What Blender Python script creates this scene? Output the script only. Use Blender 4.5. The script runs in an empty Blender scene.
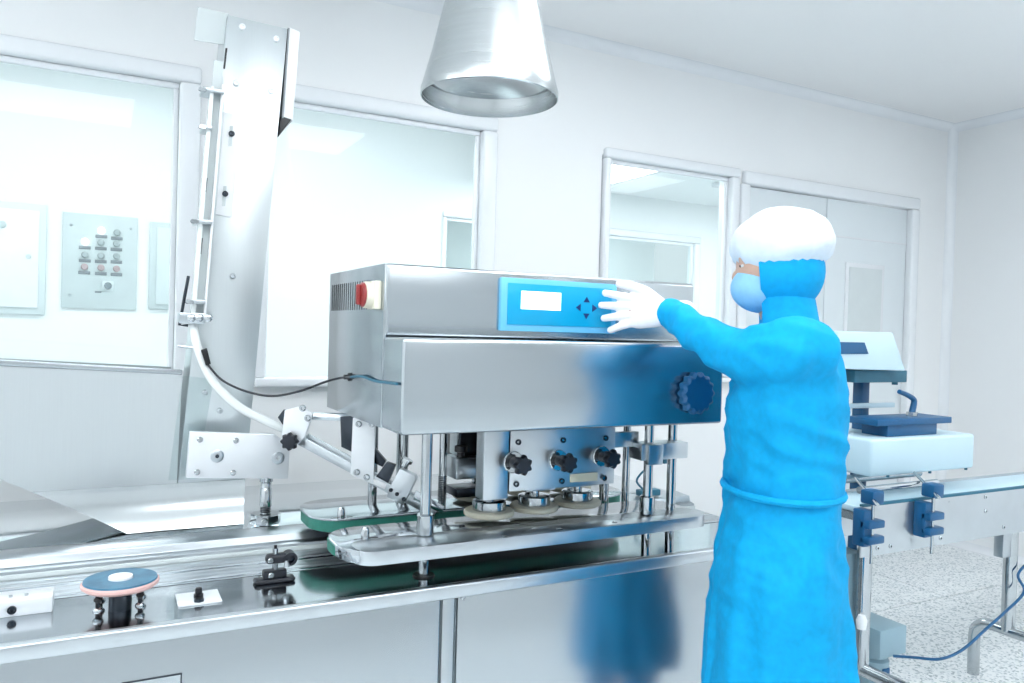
import bpy, bmesh, math, random
from mathutils import Vector, Matrix, noise
random.seed(7)
PI = math.pi
scene = bpy.context.scene
COL = scene.collection

# ------------------------------------------------------------------ camera
FPX, CX, CY, CAMH = 780.0, 512.0, 341.5, 1.45
YAW, PITCH, ROLL = math.radians(62.3), math.radians(-0.8), math.radians(1.65)
_fw = Vector((math.cos(YAW), math.sin(YAW), 0)); _rt = Vector((math.sin(YAW), -math.cos(YAW), 0)); _up = Vector((0, 0, 1))
CF = _fw*math.cos(PITCH) + _up*math.sin(PITCH)
_u = _up*math.cos(PITCH) - _fw*math.sin(PITCH)
CR = _rt*math.cos(ROLL) + _u*math.sin(ROLL)
CU = _u*math.cos(ROLL) - _rt*math.sin(ROLL)
CP = Vector((0, 0, CAMH))
cam_d = bpy.data.cameras.new('camera'); cam = bpy.data.objects.new('camera', cam_d); COL.objects.link(cam)
cam_d.sensor_width = 36.0; cam_d.lens = FPX/1024*36.0; cam_d.clip_start = 0.02
m = Matrix((CR, CU, -CF)).transposed().to_4x4(); m.translation = CP
cam.matrix_world = m
scene.camera = cam

def P(x, y, X=None, Y=None, Z=None):
    """pixel -> point on the plane X=, Y= or Z="""
    d = CF + CR*((x-CX)/FPX) - CU*((y-CY)/FPX)
    t = (X-CP.x)/d.x if X is not None else (Y-CP.y)/d.y if Y is not None else (Z-CP.z)/d.z
    return CP + d*t

# ------------------------------------------------------------------ world, exposure
w = bpy.data.worlds.new('world'); scene.world = w; w.use_nodes = True
w.node_tree.nodes['Background'].inputs[0].default_value = (0.9, 0.95, 1, 1)
w.node_tree.nodes['Background'].inputs[1].default_value = 0.6
vs = scene.view_settings
vs.view_transform = 'Standard'; vs.look = 'None'; vs.gamma = 1.0; vs.use_curve_mapping = False
vs.exposure = 0.6
LIGHT_MAIN, LIGHT_CORR = 5.0, 5.5

# ------------------------------------------------------------------ materials
def mat(name, col, rough=0.5, metal=0.0, nscale=None, namt=0.05, bump=0.0, stretch=(1, 1, 1), spec=0.5, emit=None, rvar=0.0, aniso=0.0, alt=None, detail=3.0):
    M = bpy.data.materials.new(name); M.use_nodes = True
    nt = M.node_tree; b = nt.nodes['Principled BSDF']
    b.inputs['Base Color'].default_value = (*col, 1); b.inputs['Roughness'].default_value = rough
    b.inputs['Metallic'].default_value = metal; b.inputs['Specular IOR Level'].default_value = spec
    b.inputs['Anisotropic'].default_value = aniso
    if emit: b.inputs['Emission Color'].default_value = (*emit[0], 1); b.inputs['Emission Strength'].default_value = emit[1]
    if nscale:
        tc = nt.nodes.new('ShaderNodeTexCoord'); mp = nt.nodes.new('ShaderNodeMapping'); nz = nt.nodes.new('ShaderNodeTexNoise')
        mp.inputs['Scale'].default_value = stretch; nz.inputs['Scale'].default_value = nscale; nz.inputs['Detail'].default_value = detail
        nt.links.new(tc.outputs['Object'], mp.inputs[0]); nt.links.new(mp.outputs[0], nz.inputs['Vector'])
        cr = nt.nodes.new('ShaderNodeValToRGB')
        c2 = alt or tuple(max(0, c*(1-2*namt)) for c in col)
        cr.color_ramp.elements[0].position = .3; cr.color_ramp.elements[1].position = .7
        cr.color_ramp.elements[0].color = (*c2, 1); cr.color_ramp.elements[1].color = (*col, 1)
        nt.links.new(nz.outputs['Fac'], cr.inputs[0]); nt.links.new(cr.outputs[0], b.inputs['Base Color'])
        if rvar:
            mr = nt.nodes.new('ShaderNodeMapRange'); mr.inputs['To Min'].default_value = max(0.02, rough-rvar); mr.inputs['To Max'].default_value = rough+rvar
            nt.links.new(nz.outputs['Fac'], mr.inputs['Value']); nt.links.new(mr.outputs[0], b.inputs['Roughness'])
        if bump:
            bp = nt.nodes.new('ShaderNodeBump'); bp.inputs['Strength'].default_value = bump; bp.inputs['Distance'].default_value = 0.002
            nt.links.new(nz.outputs['Fac'], bp.inputs['Height']); nt.links.new(bp.outputs[0], b.inputs['Normal'])
    return M

M = {}
M['wall'] = mat('white_panel_paint', (.925, .94, .95), .4, nscale=1.5, namt=.01)
M['corridor'] = mat('corridor_paint', (.91, .935, .94), .45, nscale=1.5, namt=.01)
M['ceil'] = mat('ceiling_paint', (.94, .945, .95), .5, nscale=1.0, namt=.01)
M['frame'] = mat('white_enamel_frame', (.88, .91, .94), .22, nscale=8, namt=.01)
M['door'] = mat('door_paint', (.80, .86, .89), .3, nscale=4, namt=.01)
M['joint'] = mat('floor_joint', (.33, .38, .41), .7, nscale=30, namt=.05)
M['steel'] = mat('brushed_steel', (.47, .51, .535), .24, 1, nscale=6, namt=.012, stretch=(1, 1, 60), rvar=.015, bump=.006)
M['steelv'] = mat('vertical_brushed_steel', (.50, .54, .56), .36, 1, nscale=6, namt=.012, stretch=(60, 60, 1), rvar=.015, bump=.006)
M['hopper'] = mat('hopper_steel', (.66, .70, .715), .3, 1, nscale=6, namt=.012, stretch=(60, 60, 1), rvar=.015, bump=.006)
M['skirt'] = mat('curved_sheet_steel', (.62, .66, .675), .17, 1, nscale=6, namt=.012, stretch=(60, 60, 1), rvar=.015)
M['polished'] = mat('polished_steel', (.50, .54, .57), .12, 1, nscale=5, namt=.03, stretch=(1, 20, 1), rvar=.03)
M['mirror'] = mat('mirror_steel', (.68, .72, .74), .05, 1, nscale=3, namt=.02, rvar=.02)
M['chrome'] = mat('chrome', (.50, .53, .55), .09, 1, nscale=20, namt=.03)
M['dark_steel'] = mat('dark_steel', (.06, .07, .085), .28, 1, nscale=15, namt=.08)
M['alu'] = mat('satin_aluminium', (.56, .60, .63), .30, 1, nscale=12, namt=.03, rvar=.05)
M['alu_w'] = mat('anodised_plate', (.82, .85, .88), .38, .35, nscale=14, namt=.02)
M['spun'] = mat('spun_steel', (.62, .65, .66), .26, 1, nscale=6, namt=.03, stretch=(1, 1, 30), rvar=.04, bump=.015)
M['black'] = mat('black_plastic', (.005, .006, .010), .35, nscale=25, namt=.1)
M['navy'] = mat('navy_plastic', (.006, .009, .018), .4, nscale=25, namt=.1)
M['haze_blue'] = mat('haze_blue_plastic', (.004, .10, .25), .4, nscale=20, namt=.06)  # blue of the motion haze put into the plastic's colour
M['blue_face'] = mat('blue_panel_film', (.0, .37, .68), .3, nscale=10, namt=.02)
M['blue_rim'] = mat('blue_bezel', (.16, .55, .88), .25, nscale=10, namt=.02)
M['key'] = mat('navy_key', (.01, .03, .16), .4, nscale=10, namt=.02)
M['screen'] = mat('lit_screen', (.85, .92, .98), .3, emit=((.93, .97, 1), 1.0), nscale=10, namt=.01)
M['green'] = mat('green_belt', (.03, .22, .17), .5, nscale=60, namt=.1)
M['rubber'] = mat('cream_rubber', (.60, .58, .47), .5, nscale=20, namt=.06)
M['cream'] = mat('cream_plastic', (.82, .79, .66), .4, nscale=20, namt=.03)
M['brass'] = mat('pale_brass_plate', (.70, .64, .48), .4, .3, nscale=20, namt=.05)
M['red'] = mat('red_plastic', (.32, .04, .04), .35, nscale=20, namt=.05)
M['pink'] = mat('pink_rubber', (.78, .50, .47), .5, nscale=20, namt=.04)
M['disc'] = mat('blue_disc_film', (.025, .12, .21), .3, nscale=35, namt=.3, alt=(.05, .20, .32))
M['white'] = mat('white_plastic', (.88, .90, .92), .35, nscale=15, namt=.02)
M['clear'] = mat('milky_acrylic', (.86, .90, .90), .25, nscale=8, namt=.02)
M['grey_panel'] = mat('grey_enamel', (.62, .68, .69), .4, nscale=9, namt=.03)
M['grey_box'] = mat('pale_grey_enamel', (.72, .78, .79), .4, nscale=9, namt=.02)
M['label'] = mat('label_strip', (.25, .28, .30), .4, nscale=9, namt=.02)
M['lit'] = mat('lit_button', (.95, .95, .95), .3, emit=((1, 1, 1), 2.0))
M['button'] = mat('button_cap', (.42, .47, .48), .35, nscale=9, namt=.02)
M['redbutton'] = mat('red_button_cap', (.50, .40, .41), .35, nscale=9, namt=.02)
M['teal'] = mat('teal_cable', (.02, .14, .22), .45, nscale=20, namt=.05)
M['cloth'] = mat('blue_gown_cloth', (.0, .37, .74), .75, nscale=60, namt=.06, bump=.15, spec=.25)
M['maskc'] = mat('pale_blue_mask', (.28, .58, .85), .8, nscale=80, namt=.04, bump=.1)
M['cap'] = mat('white_cap_fabric', (.74, .82, .90), .85, nscale=60, namt=.03, bump=.2)
M['glove'] = mat('white_glove', (.88, .88, .92), .55, nscale=60, namt=.02, bump=.1)
M['skin'] = mat('skin', (.62, .40, .31), .5, nscale=40, namt=.05)
M['hair'] = mat('dark_hair', (.03, .022, .018), .6, nscale=60, namt=.1)
M['eye'] = mat('eye', (.75, .75, .75), .2, nscale=20, namt=.01)
M['iris'] = mat('iris', (.04, .025, .02), .2, nscale=20, namt=.01)
M['boot'] = mat('white_boot', (.82, .85, .88), .5, nscale=20, namt=.02)
M['motor'] = mat('hazed_motor_enamel', (.30, .45, .53), .4, nscale=9, namt=.02)  # motor colour carries the blue cast of the haze before it
M['seal'] = mat('hazed_sealer_enamel', (.56, .74, .83), .35, nscale=9, namt=.01)  # pale enamel with the haze's blue tint mixed into its colour
M['lamp_main'] = mat('lamp_diffuser', (1, 1, 1), .5, emit=((.95, .98, 1.0), LIGHT_MAIN))
M['lamp_corr'] = mat('corridor_lamp_diffuser', (1, 1, 1), .5, emit=((.95, .98, 1.0), LIGHT_CORR))

def glass_mat(name, refl=.015, tint=(.93, .97, .97)):
    G = bpy.data.materials.new(name); G.use_nodes = True; nt = G.node_tree; nt.nodes.clear()
    o = nt.nodes.new('ShaderNodeOutputMaterial'); mx = nt.nodes.new('ShaderNodeMixShader')
    t = nt.nodes.new('ShaderNodeBsdfTransparent'); g = nt.nodes.new('ShaderNodeBsdfGlossy'); nz = nt.nodes.new('ShaderNodeTexNoise')
    mr = nt.nodes.new('ShaderNodeMapRange')
    t.inputs[0].default_value = (*tint, 1); g.inputs['Roughness'].default_value = .02
    nz.inputs['Scale'].default_value = 1.5; mr.inputs['To Min'].default_value = refl*.8; mr.inputs['To Max'].default_value = refl*1.2
    nt.links.new(nz.outputs['Fac'], mr.inputs['Value']); nt.links.new(mr.outputs[0], mx.inputs[0])
    nt.links.new(t.outputs[0], mx.inputs[1]); nt.links.new(g.outputs[0], mx.inputs[2]); nt.links.new(mx.outputs[0], o.inputs[0])
    return G
M['glass'] = glass_mat('window_glass')
M['acrylic'] = glass_mat('clear_acrylic', .06, (.94, .965, .965))

def terrazzo():
    T = bpy.data.materials.new('terrazzo'); T.use_nodes = True; nt = T.node_tree; b = nt.nodes['Principled BSDF']
    tc = nt.nodes.new('ShaderNodeTexCoord'); v = nt.nodes.new('ShaderNodeTexVoronoi'); v.inputs['Scale'].default_value = 105
    cr = nt.nodes.new('ShaderNodeValToRGB'); e = cr.color_ramp.elements
    e[0].position = 0; e[0].color = (.34, .40, .43, 1); e[1].position = .22; e[1].color = (.60, .66, .69, 1)
    x = e.new(.42); x.color = (.90, .93, .94, 1)
    sp = nt.nodes.new('ShaderNodeSeparateColor')
    nt.links.new(tc.outputs['Object'], v.inputs['Vector']); nt.links.new(v.outputs['Color'], sp.inputs[0]); nt.links.new(sp.outputs[0], cr.inputs[0])
    nt.links.new(cr.outputs[0], b.inputs['Base Color']); b.inputs['Roughness'].default_value = .3
    return T
M['terrazzo'] = terrazzo()

# ------------------------------------------------------------------ mesh helpers
class B:
    """collects shapes (world coordinates) for ONE mesh object"""
    def __init__(s): s.bm = bmesh.new()
    def _mark(s): return set(s.bm.verts)
    def box(s, x0, x1, y0, y1, z0, z1, bev=0.0, seg=2, rot=None, about=None):
        old = set(s.bm.verts)
        r = bmesh.ops.create_cube(s.bm, size=1.0)
        for v in r['verts']: v.co = Vector((x0+(v.co.x+.5)*(x1-x0), y0+(v.co.y+.5)*(y1-y0), z0+(v.co.z+.5)*(z1-z0)))
        if bev > 0:
            es = list({e for v in r['verts'] for e in v.link_edges})
            bmesh.ops.bevel(s.bm, geom=es, offset=bev, segments=seg, affect='EDGES', profile=.5)
        if rot is not None:
            c = Vector(about) if about else Vector(((x0+x1)/2, (y0+y1)/2, (z0+z1)/2))
            for v in s.bm.verts:
                if v not in old: v.co = c + rot @ (v.co-c)
        return s
    def obox(s, c, ax, ay, az, hx, hy, hz, bev=0.0):
        """oriented box: centre, three axes, half sizes"""
        R = Matrix((Vector(ax).normalized(), Vector(ay).normalized(), Vector(az).normalized())).transposed()
        c = Vector(c)
        return s.box(c.x-hx, c.x+hx, c.y-hy, c.y+hy, c.z-hz, c.z+hz, bev, 2, R)
    def prism(s, pts, vec, bev=0.0):
        """polygon (3-D points) extruded by vec"""
        vec = Vector(vec); n = len(pts)
        a = [s.bm.verts.new(Vector(p)) for p in pts]; b = [s.bm.verts.new(Vector(p)+vec) for p in pts]
        f = [s.bm.faces.new(a), s.bm.faces.new(b[::-1])]
        for i in range(n): f.append(s.bm.faces.new((a[i], b[i], b[(i+1) % n], a[(i+1) % n])))
        bmesh.ops.recalc_face_normals(s.bm, faces=f)
        if bev > 0:
            es = list({e for v in a+b for e in v.link_edges})
            bmesh.ops.bevel(s.bm, geom=es, offset=bev, segments=2, affect='EDGES', profile=.5)
        return s
    def lathe(s, prof, o, axis=(0, 0, 1), n=32):
        """profile [(radius, distance along axis)], closed at r=0"""
        z = Vector(axis).normalized(); t = Vector((1, 0, 0)) if abs(z.x) < .9 else Vector((0, 1, 0))
        x = z.cross(t).normalized(); y = z.cross(x); o = Vector(o); rings = []
        for r, h in prof:
            if r < 1e-6: rings.append([s.bm.verts.new(o+z*h)])
            else: rings.append([s.bm.verts.new(o+z*h+(x*math.cos(2*PI*k/n)+y*math.sin(2*PI*k/n))*r) for k in range(n)])
        fs = []
        for A, Bq in zip(rings[:-1], rings[1:]):
            for k in range(n):
                k2 = (k+1) % n
                if len(A) == 1 and len(Bq) == 1: continue
                if len(A) == 1: fs.append(s.bm.faces.new((A[0], Bq[k], Bq[k2])))
                elif len(Bq) == 1: fs.append(s.bm.faces.new((A[k], Bq[0], A[k2])))
                else: fs.append(s.bm.faces.new((A[k], Bq[k], Bq[k2], A[k2])))
        bmesh.ops.recalc_face_normals(s.bm, faces=fs)
        return s
    def cyl(s, p0, p1, r, r2=None, n=24, ch=0.0):
        p0 = Vector(p0); p1 = Vector(p1); L = (p1-p0).length; r2 = r if r2 is None else r2
        pr = [(0, 0), (r-ch, 0), (r, ch), (r2, L-ch), (r2-ch, L), (0, L)] if ch else [(0, 0), (r, 0), (r2, L), (0, L)]
        return s.lathe(pr, p0, p1-p0, n)
    def tube(s, pts, r, n=10, smooth=True, sub=6):
        pts = [Vector(p) for p in pts]
        if smooth and len(pts) > 2:
            q = []
            e = [pts[0]*2-pts[1]] + pts + [pts[-1]*2-pts[-2]]
            for i in range(1, len(e)-2):
                for k in range(sub):
                    t = k/sub; a, b, c, d = e[i-1], e[i], e[i+1], e[i+2]
                    q.append(.5*((2*b)+(c-a)*t+(2*a-5*b+4*c-d)*t*t+(3*b-a-3*c+d)*t**3))
            q.append(pts[-1]); pts = q
        rr = r if isinstance(r, (list, tuple)) else None
        rings = []; up = None
        for i, p in enumerate(pts):
            d = (pts[min(i+1, len(pts)-1)]-pts[max(i-1, 0)]).normalized()
            if up is None: up = Vector((0, 0, 1)) if abs(d.z) < .9 else Vector((1, 0, 0))
            x = d.cross(up).normalized(); y = x.cross(d).normalized(); up = y
            rad = (rr[0]+(rr[-1]-rr[0])*i/(len(pts)-1)) if rr else r
            rings.append([s.bm.verts.new(p+(x*math.cos(2*PI*k/n)+y*math.sin(2*PI*k/n))*rad) for k in range(n)])
        fs = []
        for A, C in zip(rings[:-1], rings[1:]):
            for k in range(n): fs.append(s.bm.faces.new((A[k], C[k], C[(k+1) % n], A[(k+1) % n])))
        fs.append(s.bm.faces.new(rings[0][::-1])); fs.append(s.bm.faces.new(rings[-1]))
        bmesh.ops.recalc_face_normals(s.bm, faces=fs)
        return s
    def ell(s, c, ax, ay, az, n=16):
        """ellipsoid with axis vectors"""
        r = bmesh.ops.create_uvsphere(s.bm, u_segments=n*2, v_segments=n, radius=1)
        c = Vector(c); ax = Vector(ax); ay = Vector(ay); az = Vector(az)
        for v in r['verts']: v.co = c+ax*v.co.x+ay*v.co.y+az*v.co.z
        return s
    def loft(s, rings, n=28):
        """rings: (centre, axis vector a, axis vector b)"""
        R = [[s.bm.verts.new(Vector(c)+Vector(a)*math.cos(2*PI*k/n)+Vector(b)*math.sin(2*PI*k/n)) for k in range(n)] for c, a, b in rings]
        fs = []
        for A, C in zip(R[:-1], R[1:]):
            for k in range(n): fs.append(s.bm.faces.new((A[k], C[k], C[(k+1) % n], A[(k+1) % n])))
        fs.append(s.bm.faces.new(R[0][::-1])); fs.append(s.bm.faces.new(R[-1]))
        bmesh.ops.recalc_face_normals(s.bm, faces=fs)
        return s
    def star(s, c, axis, r, depth, lobes=7, dip=.2, n=56):
        """lobed hand knob pointing along axis"""
        z = Vector(axis).normalized(); t = Vector((0, 0, 1)) if abs(z.z) < .9 else Vector((1, 0, 0))
        x = z.cross(t).normalized(); y = z.cross(x); c = Vector(c)
        def ring(sc, h):
            return [s.bm.verts.new(c+z*h+(x*math.cos(2*PI*k/n)+y*math.sin(2*PI*k/n))*r*sc*(1-dip*.5*(1-math.cos(lobes*2*PI*k/n)))) for k in range(n)]
        R = [ring(.86, 0), ring(1, depth*.18), ring(1, depth*.75), ring(.84, depth)]
        fs = []
        for A, C in zip(R[:-1], R[1:]):
            for k in range(n): fs.append(s.bm.faces.new((A[k], C[k], C[(k+1) % n], A[(k+1) % n])))
        fs.append(s.bm.faces.new(R[0][::-1])); fs.append(s.bm.faces.new(R[-1]))
        bmesh.ops.recalc_face_normals(s.bm, faces=fs)
        return s

ORG = {}
def obj(name, b, material, parent=None, smooth=38):
    me = bpy.data.meshes.new(name); bm = b.bm if isinstance(b, B) else b
    bm.to_mesh(me); bm.free()
    me.materials.append(M[material] if isinstance(material, str) else material)
    if smooth:
        me.shade_smooth(); me.set_sharp_from_angle(angle=math.radians(smooth))
    o = bpy.data.objects.new(name, me); COL.objects.link(o)
    if parent is not None:
        off = ORG.get(parent.name, Vector((0, 0, 0)))
        me.transform(Matrix.Translation(-off)); o.parent = parent; ORG[o.name] = off
    return o
def rebase(o, p):
    """move a parentless mesh's origin to p"""
    p = Vector(p); o.data.transform(Matrix.Translation(-p)); o.location = p; ORG[o.name] = p; return o
def tag(o, label, cat, group=None):
    o['label'] = label; o['category'] = cat
    if group: o['group'] = group
    return o
def thing(name, loc, label, cat, group=None):
    o = bpy.data.objects.new(name, None); COL.objects.link(o); o.empty_display_size = .1
    o.location = loc; ORG[o.name] = Vector(loc); return tag(o, label, cat, group)
def struct(name, b, material, label=None, smooth=38):
    o = obj(name, b, material, None, smooth); o['kind'] = 'structure'
    if label: o['label'] = label
    return o
def setting(name, loc, label):
    o = bpy.data.objects.new(name, None); COL.objects.link(o); o.location = loc; ORG[o.name] = Vector(loc); o['kind'] = 'structure'; o['label'] = label; return o
def screw(parent, p, axis, r=.007, material='chrome', name='screw'):
    p = Vector(p); a = Vector(axis).normalized()
    o = obj(name, B().lathe([(0, 0), (r, 0), (r, r*.45), (r*.75, r*.7), (r*.5, r*.7), (r*.45, r*.3), (0, r*.3)], p, a, 14), material, parent)
    return o

# ------------------------------------------------------------------ the room
YB, XR, ZC = 3.573, 5.44, 3.03           # back wall, right wall, ceiling
XL, YN = -3.2, -5.0
YF, ZC2 = 5.4, 2.62                      # corridor far wall and ceiling
TOP, SILL = 2.43, 1.19

# floor with slabs as parts
fl = struct('floor', B().box(XL, XR, YN, YF, -.06, -.006), 'joint', 'pale speckled terrazzo floor of large slabs with thin joints')
xs = [XL + i*1.25 for i in range(8)]; ys = [2.76-1.25*7 + 1.25*i for i in range(11)]
tm = None
for i in range(7):
    for j in range(10):
        x0, x1 = max(xs[i], XL)+.003, min(xs[i+1], XR)-.003
        y0, y1 = max(ys[j], YN)+.003, min(ys[j+1], YF)-.003
        if x1-x0 < .05 or y1-y0 < .05: continue
        obj('floor_slab', B().box(x0, x1, y0, y1, -.02, 0), 'terrazzo', fl, 0)

struct('ceiling', B().box(XL, XR, YN, YB+.04, ZC, ZC+.08), 'ceil', 'smooth white cleanroom ceiling')
struct('ceiling_corridor', B().box(XL, 2.5, YB+.07, YF, 3.0, 3.08).box(2.5, XR, YB+.07, YF, ZC2, 3.08), 'corridor', 'low white ceiling of the room behind the glass')
# back wall, built as panels around the openings
W1, W2, W3, D1 = (-2.6, .30), (.62, 1.69), (2.40, 3.36), (3.44, 5.02)
wb = B(); th = .08
def wseg(x0, x1, z0, z1): wb.box(x0, x1, YB, YB+th, z0, z1)
TOPW = TOP+.045
wseg(XL, W2[1], TOPW, ZC); wseg(W2[1], XR, TOP, ZC)
for a, b_ in ((XL, W1[0]), (W1[1], W2[0]), (W2[1], W3[0]), (W3[1], D1[0]), (D1[1], XR)): wseg(a, b_, 0, TOPW if b_ <= W2[0] else TOP)
for a, b_ in (W1, W2, W3): wseg(a, b_, 0, SILL)
struct('wall_back', wb, 'wall', 'white back wall pierced by glazed windows and a door')
struct('wall_right', B().box(XR, XR+.08, YN, YF, 0, ZC), 'wall', 'plain white side wall meeting the back wall at the corner')
struct('wall_left', B().box(XL-.08, XL, YN, YF, 0, ZC), 'wall', 'plain white wall at the hopper end of the room')
struct('wall_front', B().box(XL, XR, YN-.08, YN, 0, ZC), 'wall', 'plain white wall opposite the windows')
wf = B()
WS, WS2 = (1.95*YF/4.7, 2.62), (3.2*YF/4.7, 4.04*YF/4.7)   # openings in the corridor far wall
zz0, zz1 = 1.2, 1.45+(2.18-1.45)*YF/4.7
for a, b_ in ((XL, WS[0]), (WS[1], WS2[0]), (WS2[1], XR)): wf.box(a, b_, YF, YF+.07, 0, 3.03)
for a, b_ in (WS, WS2): wf.box(a, b_, YF, YF+.07, zz1, 3.03); wf.box(a, b_, YF, YF+.07, 0, zz0)
struct('wall_corridor', wf, 'corridor', 'white wall of the room seen through the glass')
struct('wall_beyond', B().box(XL, XR, 7.0, 7.06, 0, ZC2), 'corridor', 'white wall far behind the inner windows')
struct('ceiling_beyond', B().box(XL, XR, YF+.07, 7.0, ZC2, ZC2+.06), 'corridor', 'white ceiling far behind the inner windows')
struct('floor_beyond', B().box(XL, XR, YF, 7.0, -.06, 0), 'grey_box', 'floor behind the inner windows')

# coved trims
def cove(name, p0, p1, a, b, r=.06, label=''):
    """quarter-round cove: along p0-p1, tangent to directions a and b"""
    p0 = Vector(p0); p1 = Vector(p1); a = Vector(a); b = Vector(b)
    c = a*r + b*r
    pts = [p0] + [p0 + c - a*r*math.cos(t*PI/2/6) - b*r*math.sin(t*PI/2/6) for t in range(7)]
    return struct(name, B().prism(pts, p1-p0), 'frame', label)
cove('trim_1', (XL, YB, ZC), (XR, YB, ZC), (0, -1, 0), (0, 0, -1), .055, 'rounded white cove between the back wall and the ceiling')
cove('trim_2', (XR, YN, ZC), (XR, YB, ZC), (-1, 0, 0), (0, 0, -1), .055, 'rounded white cove between the side wall and the ceiling')
cove('trim_3', (XR, YB, 0), (XR, YB, ZC), (-1, 0, 0), (0, -1, 0), .05, 'rounded white cove strip running up the wall corner')
cove('baseboard_back', (XL, YB, 0), (XR, YB, 0), (0, -1, 0), (0, 0, 1), .05, 'white cove at the foot of the back wall')
cove('baseboard_right', (XR, YN, 0), (XR, YB, 0), (-1, 0, 0), (0, 0, 1), .05, 'white cove at the foot of the side wall')

def window(name, x0, x1, z0, z1, label, y=YB, f=.07, d=.035, mid=None, pane='glass', fm='frame'):
    t = setting(name, ((x0+x1)/2, y, z0), label)
    obj('frame_head', B().box(x0-f*.4, x1+f, y-d, y+th+.01, z1-f*.35, z1+f*.65, .014, 3), fm, t)
    obj('frame_sill', B().box(x0-f*.4, x1+f, y-d-.02, y+th+.01, z0-f*.3, z0+f*.3, .012, 3), fm, t)
    obj('frame_jamb', B().box(x1-f*.2, x1+f, y-d, y+th+.01, z0+f*.3, z1-f*.35, .014, 3), fm, t)
    obj('frame_jamb', B().box(x0-f*.4, x0+f*.3, y-d, y+th+.01, z0+f*.3, z1-f*.35, .014, 3), fm, t)
    obj('glazing_bead', B().box(x0+f*.3, x1-f*.2, y+.005, y+.03, z1-f*.35-.025, z1-f*.35, .006), fm, t)
    obj('glazing_bead', B().box(x1-f*.2-.022, x1-f*.2, y+.005, y+.03, z0+f*.3, z1-f*.35-.025, .006), fm, t)
    obj('pane', B().box(x0+f*.3, x1-f*.2, y+.034, y+.042, z0+f*.3, z1-f*.35), pane, t, 0)
    return t
window('window_1', W1[0], W1[1]-.02, SILL, TOPW, 'wide glazed window in a rounded white frame behind the hopper')
window('window_2', W2[0], W2[1]-.01, SILL, TOPW, 'white framed window between the hopper column and the machine housing')
window('window_3', W3[0]+.03, W3[1]-.03, SILL, TOP, 'white framed window beside the white door', f=.055)
window('window_4', WS[0], WS[1], zz0, 1.45+(2.215-1.45)*YF/4.7-.03, 'small inner window on the far wall of the next room', YF, .05, .02)
window('window_5', WS2[0], WS2[1], zz0, zz1, 'inner window on the far wall seen through the window by the door', YF, .06, .02)

# door
d = setting('door_1', ((D1[0]+D1[1])/2, YB, 0), 'white double door with vision panels in a rounded white frame')
obj('frame_head', B().box(D1[0]-.02, D1[1]+.05, YB-.035, YB+th, TOP-.05, TOP+.03, .014, 3), 'frame', d)
obj('frame_jamb', B().box(D1[0]-.045, D1[0]+.03, YB-.035, YB+th, 0, TOP-.05, .014, 3), 'frame', d)
obj('frame_jamb', B().box(D1[1]-.03, D1[1]+.05, YB-.035, YB+th, 0, TOP-.05, .014, 3), 'frame', d)
mid = 4.18
for a, b_, v0, v1 in ((D1[0]+.035, mid-.004, 3.62, 4.0), (mid+.004, D1[1]-.035, 4.37, 4.755)):
    lf = obj('door_leaf', B().box(a, b_, YB+.01, YB+.05, .012, TOP-.055, .004), 'door', d)
    obj('vision_panel_frame', B().prism([(v0, YB+.012, 1.36), (v1, YB+.012, 1.36), (v1, YB+.012, 1.97), (v0, YB+.012, 1.97)], (0, -.012, 0), .004), 'frame', lf)
    obj('vision_pane', B().box(v0+.03, v1-.03, YB-.004, YB+.004, 1.39, 1.94), 'grey_box', lf, 0)
obj('door_handle', B().tube([(mid+.06, YB+.01, 1.05), (mid+.06, YB-.05, 1.05), (mid+.19, YB-.05, 1.05)], .01, smooth=False), 'chrome', d)
obj('seam_strip', B().box(D1[0]+.035, D1[1]-.035, YB+.006, YB+.012, 2.13, 2.14), 'frame', d)

# ceiling lamps, seen and added ones alike
def lamp(x, y, z, lx, ly, label, material, group):
    t = thing('ceiling_light', (x, y, z), label, 'light', group)
    fr = B()
    for a in ((x-lx, x+lx, y-ly, y-ly+.03), (x-lx, x+lx, y+ly-.03, y+ly), (x-lx, x-lx+.03, y-ly+.03, y+ly-.03), (x+lx-.03, x+lx, y-ly+.03, y+ly-.03)):
        fr.box(*a, z-.03, z, .004)
    obj('frame', fr, 'frame', t)
    obj('diffuser', B().box(x-lx+.03, x+lx-.03, y-ly+.03, y+ly-.03, z-.02, z-.002), material, t, 0)
for x, y in ((-2.2, .6), (-.5, .6), (1.2, .6), (4.5, .6), (-2.2, 1.9), (2.0, 1.9), (-2.2, -2.2), (1.2, -2.2), (4.5, -2.2)):  # lamps out of view, added and placed to brighten room and back wall
    lamp(x, y, ZC, .6 if x == 2 else .7, .4 if y == 1.9 else .5, 'added white ceiling light, out of view, brightening the machine room', 'lamp_main', 'added ceiling lights of the machine room')
for x, y in ((-1.7, 4.3), (-.2, 4.3), (1.3, 4.3), (4.7, 4.3)):
    lamp(x, y, 3.0 if x < 2.5 else ZC2, .6, .3, 'white ceiling light behind the window wall', 'lamp_corr', 'ceiling lights behind the window wall')
lamp(2.95, 4.6, ZC2, .5, .42, 'square white ceiling light seen through the window by the door', 'lamp_corr', None)
for x in (1.5, 4.2):
    lamp(x, 6.2, ZC2, .6, .3, 'white ceiling light beyond the inner windows', 'lamp_corr', 'ceiling lights beyond the inner windows')

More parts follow.
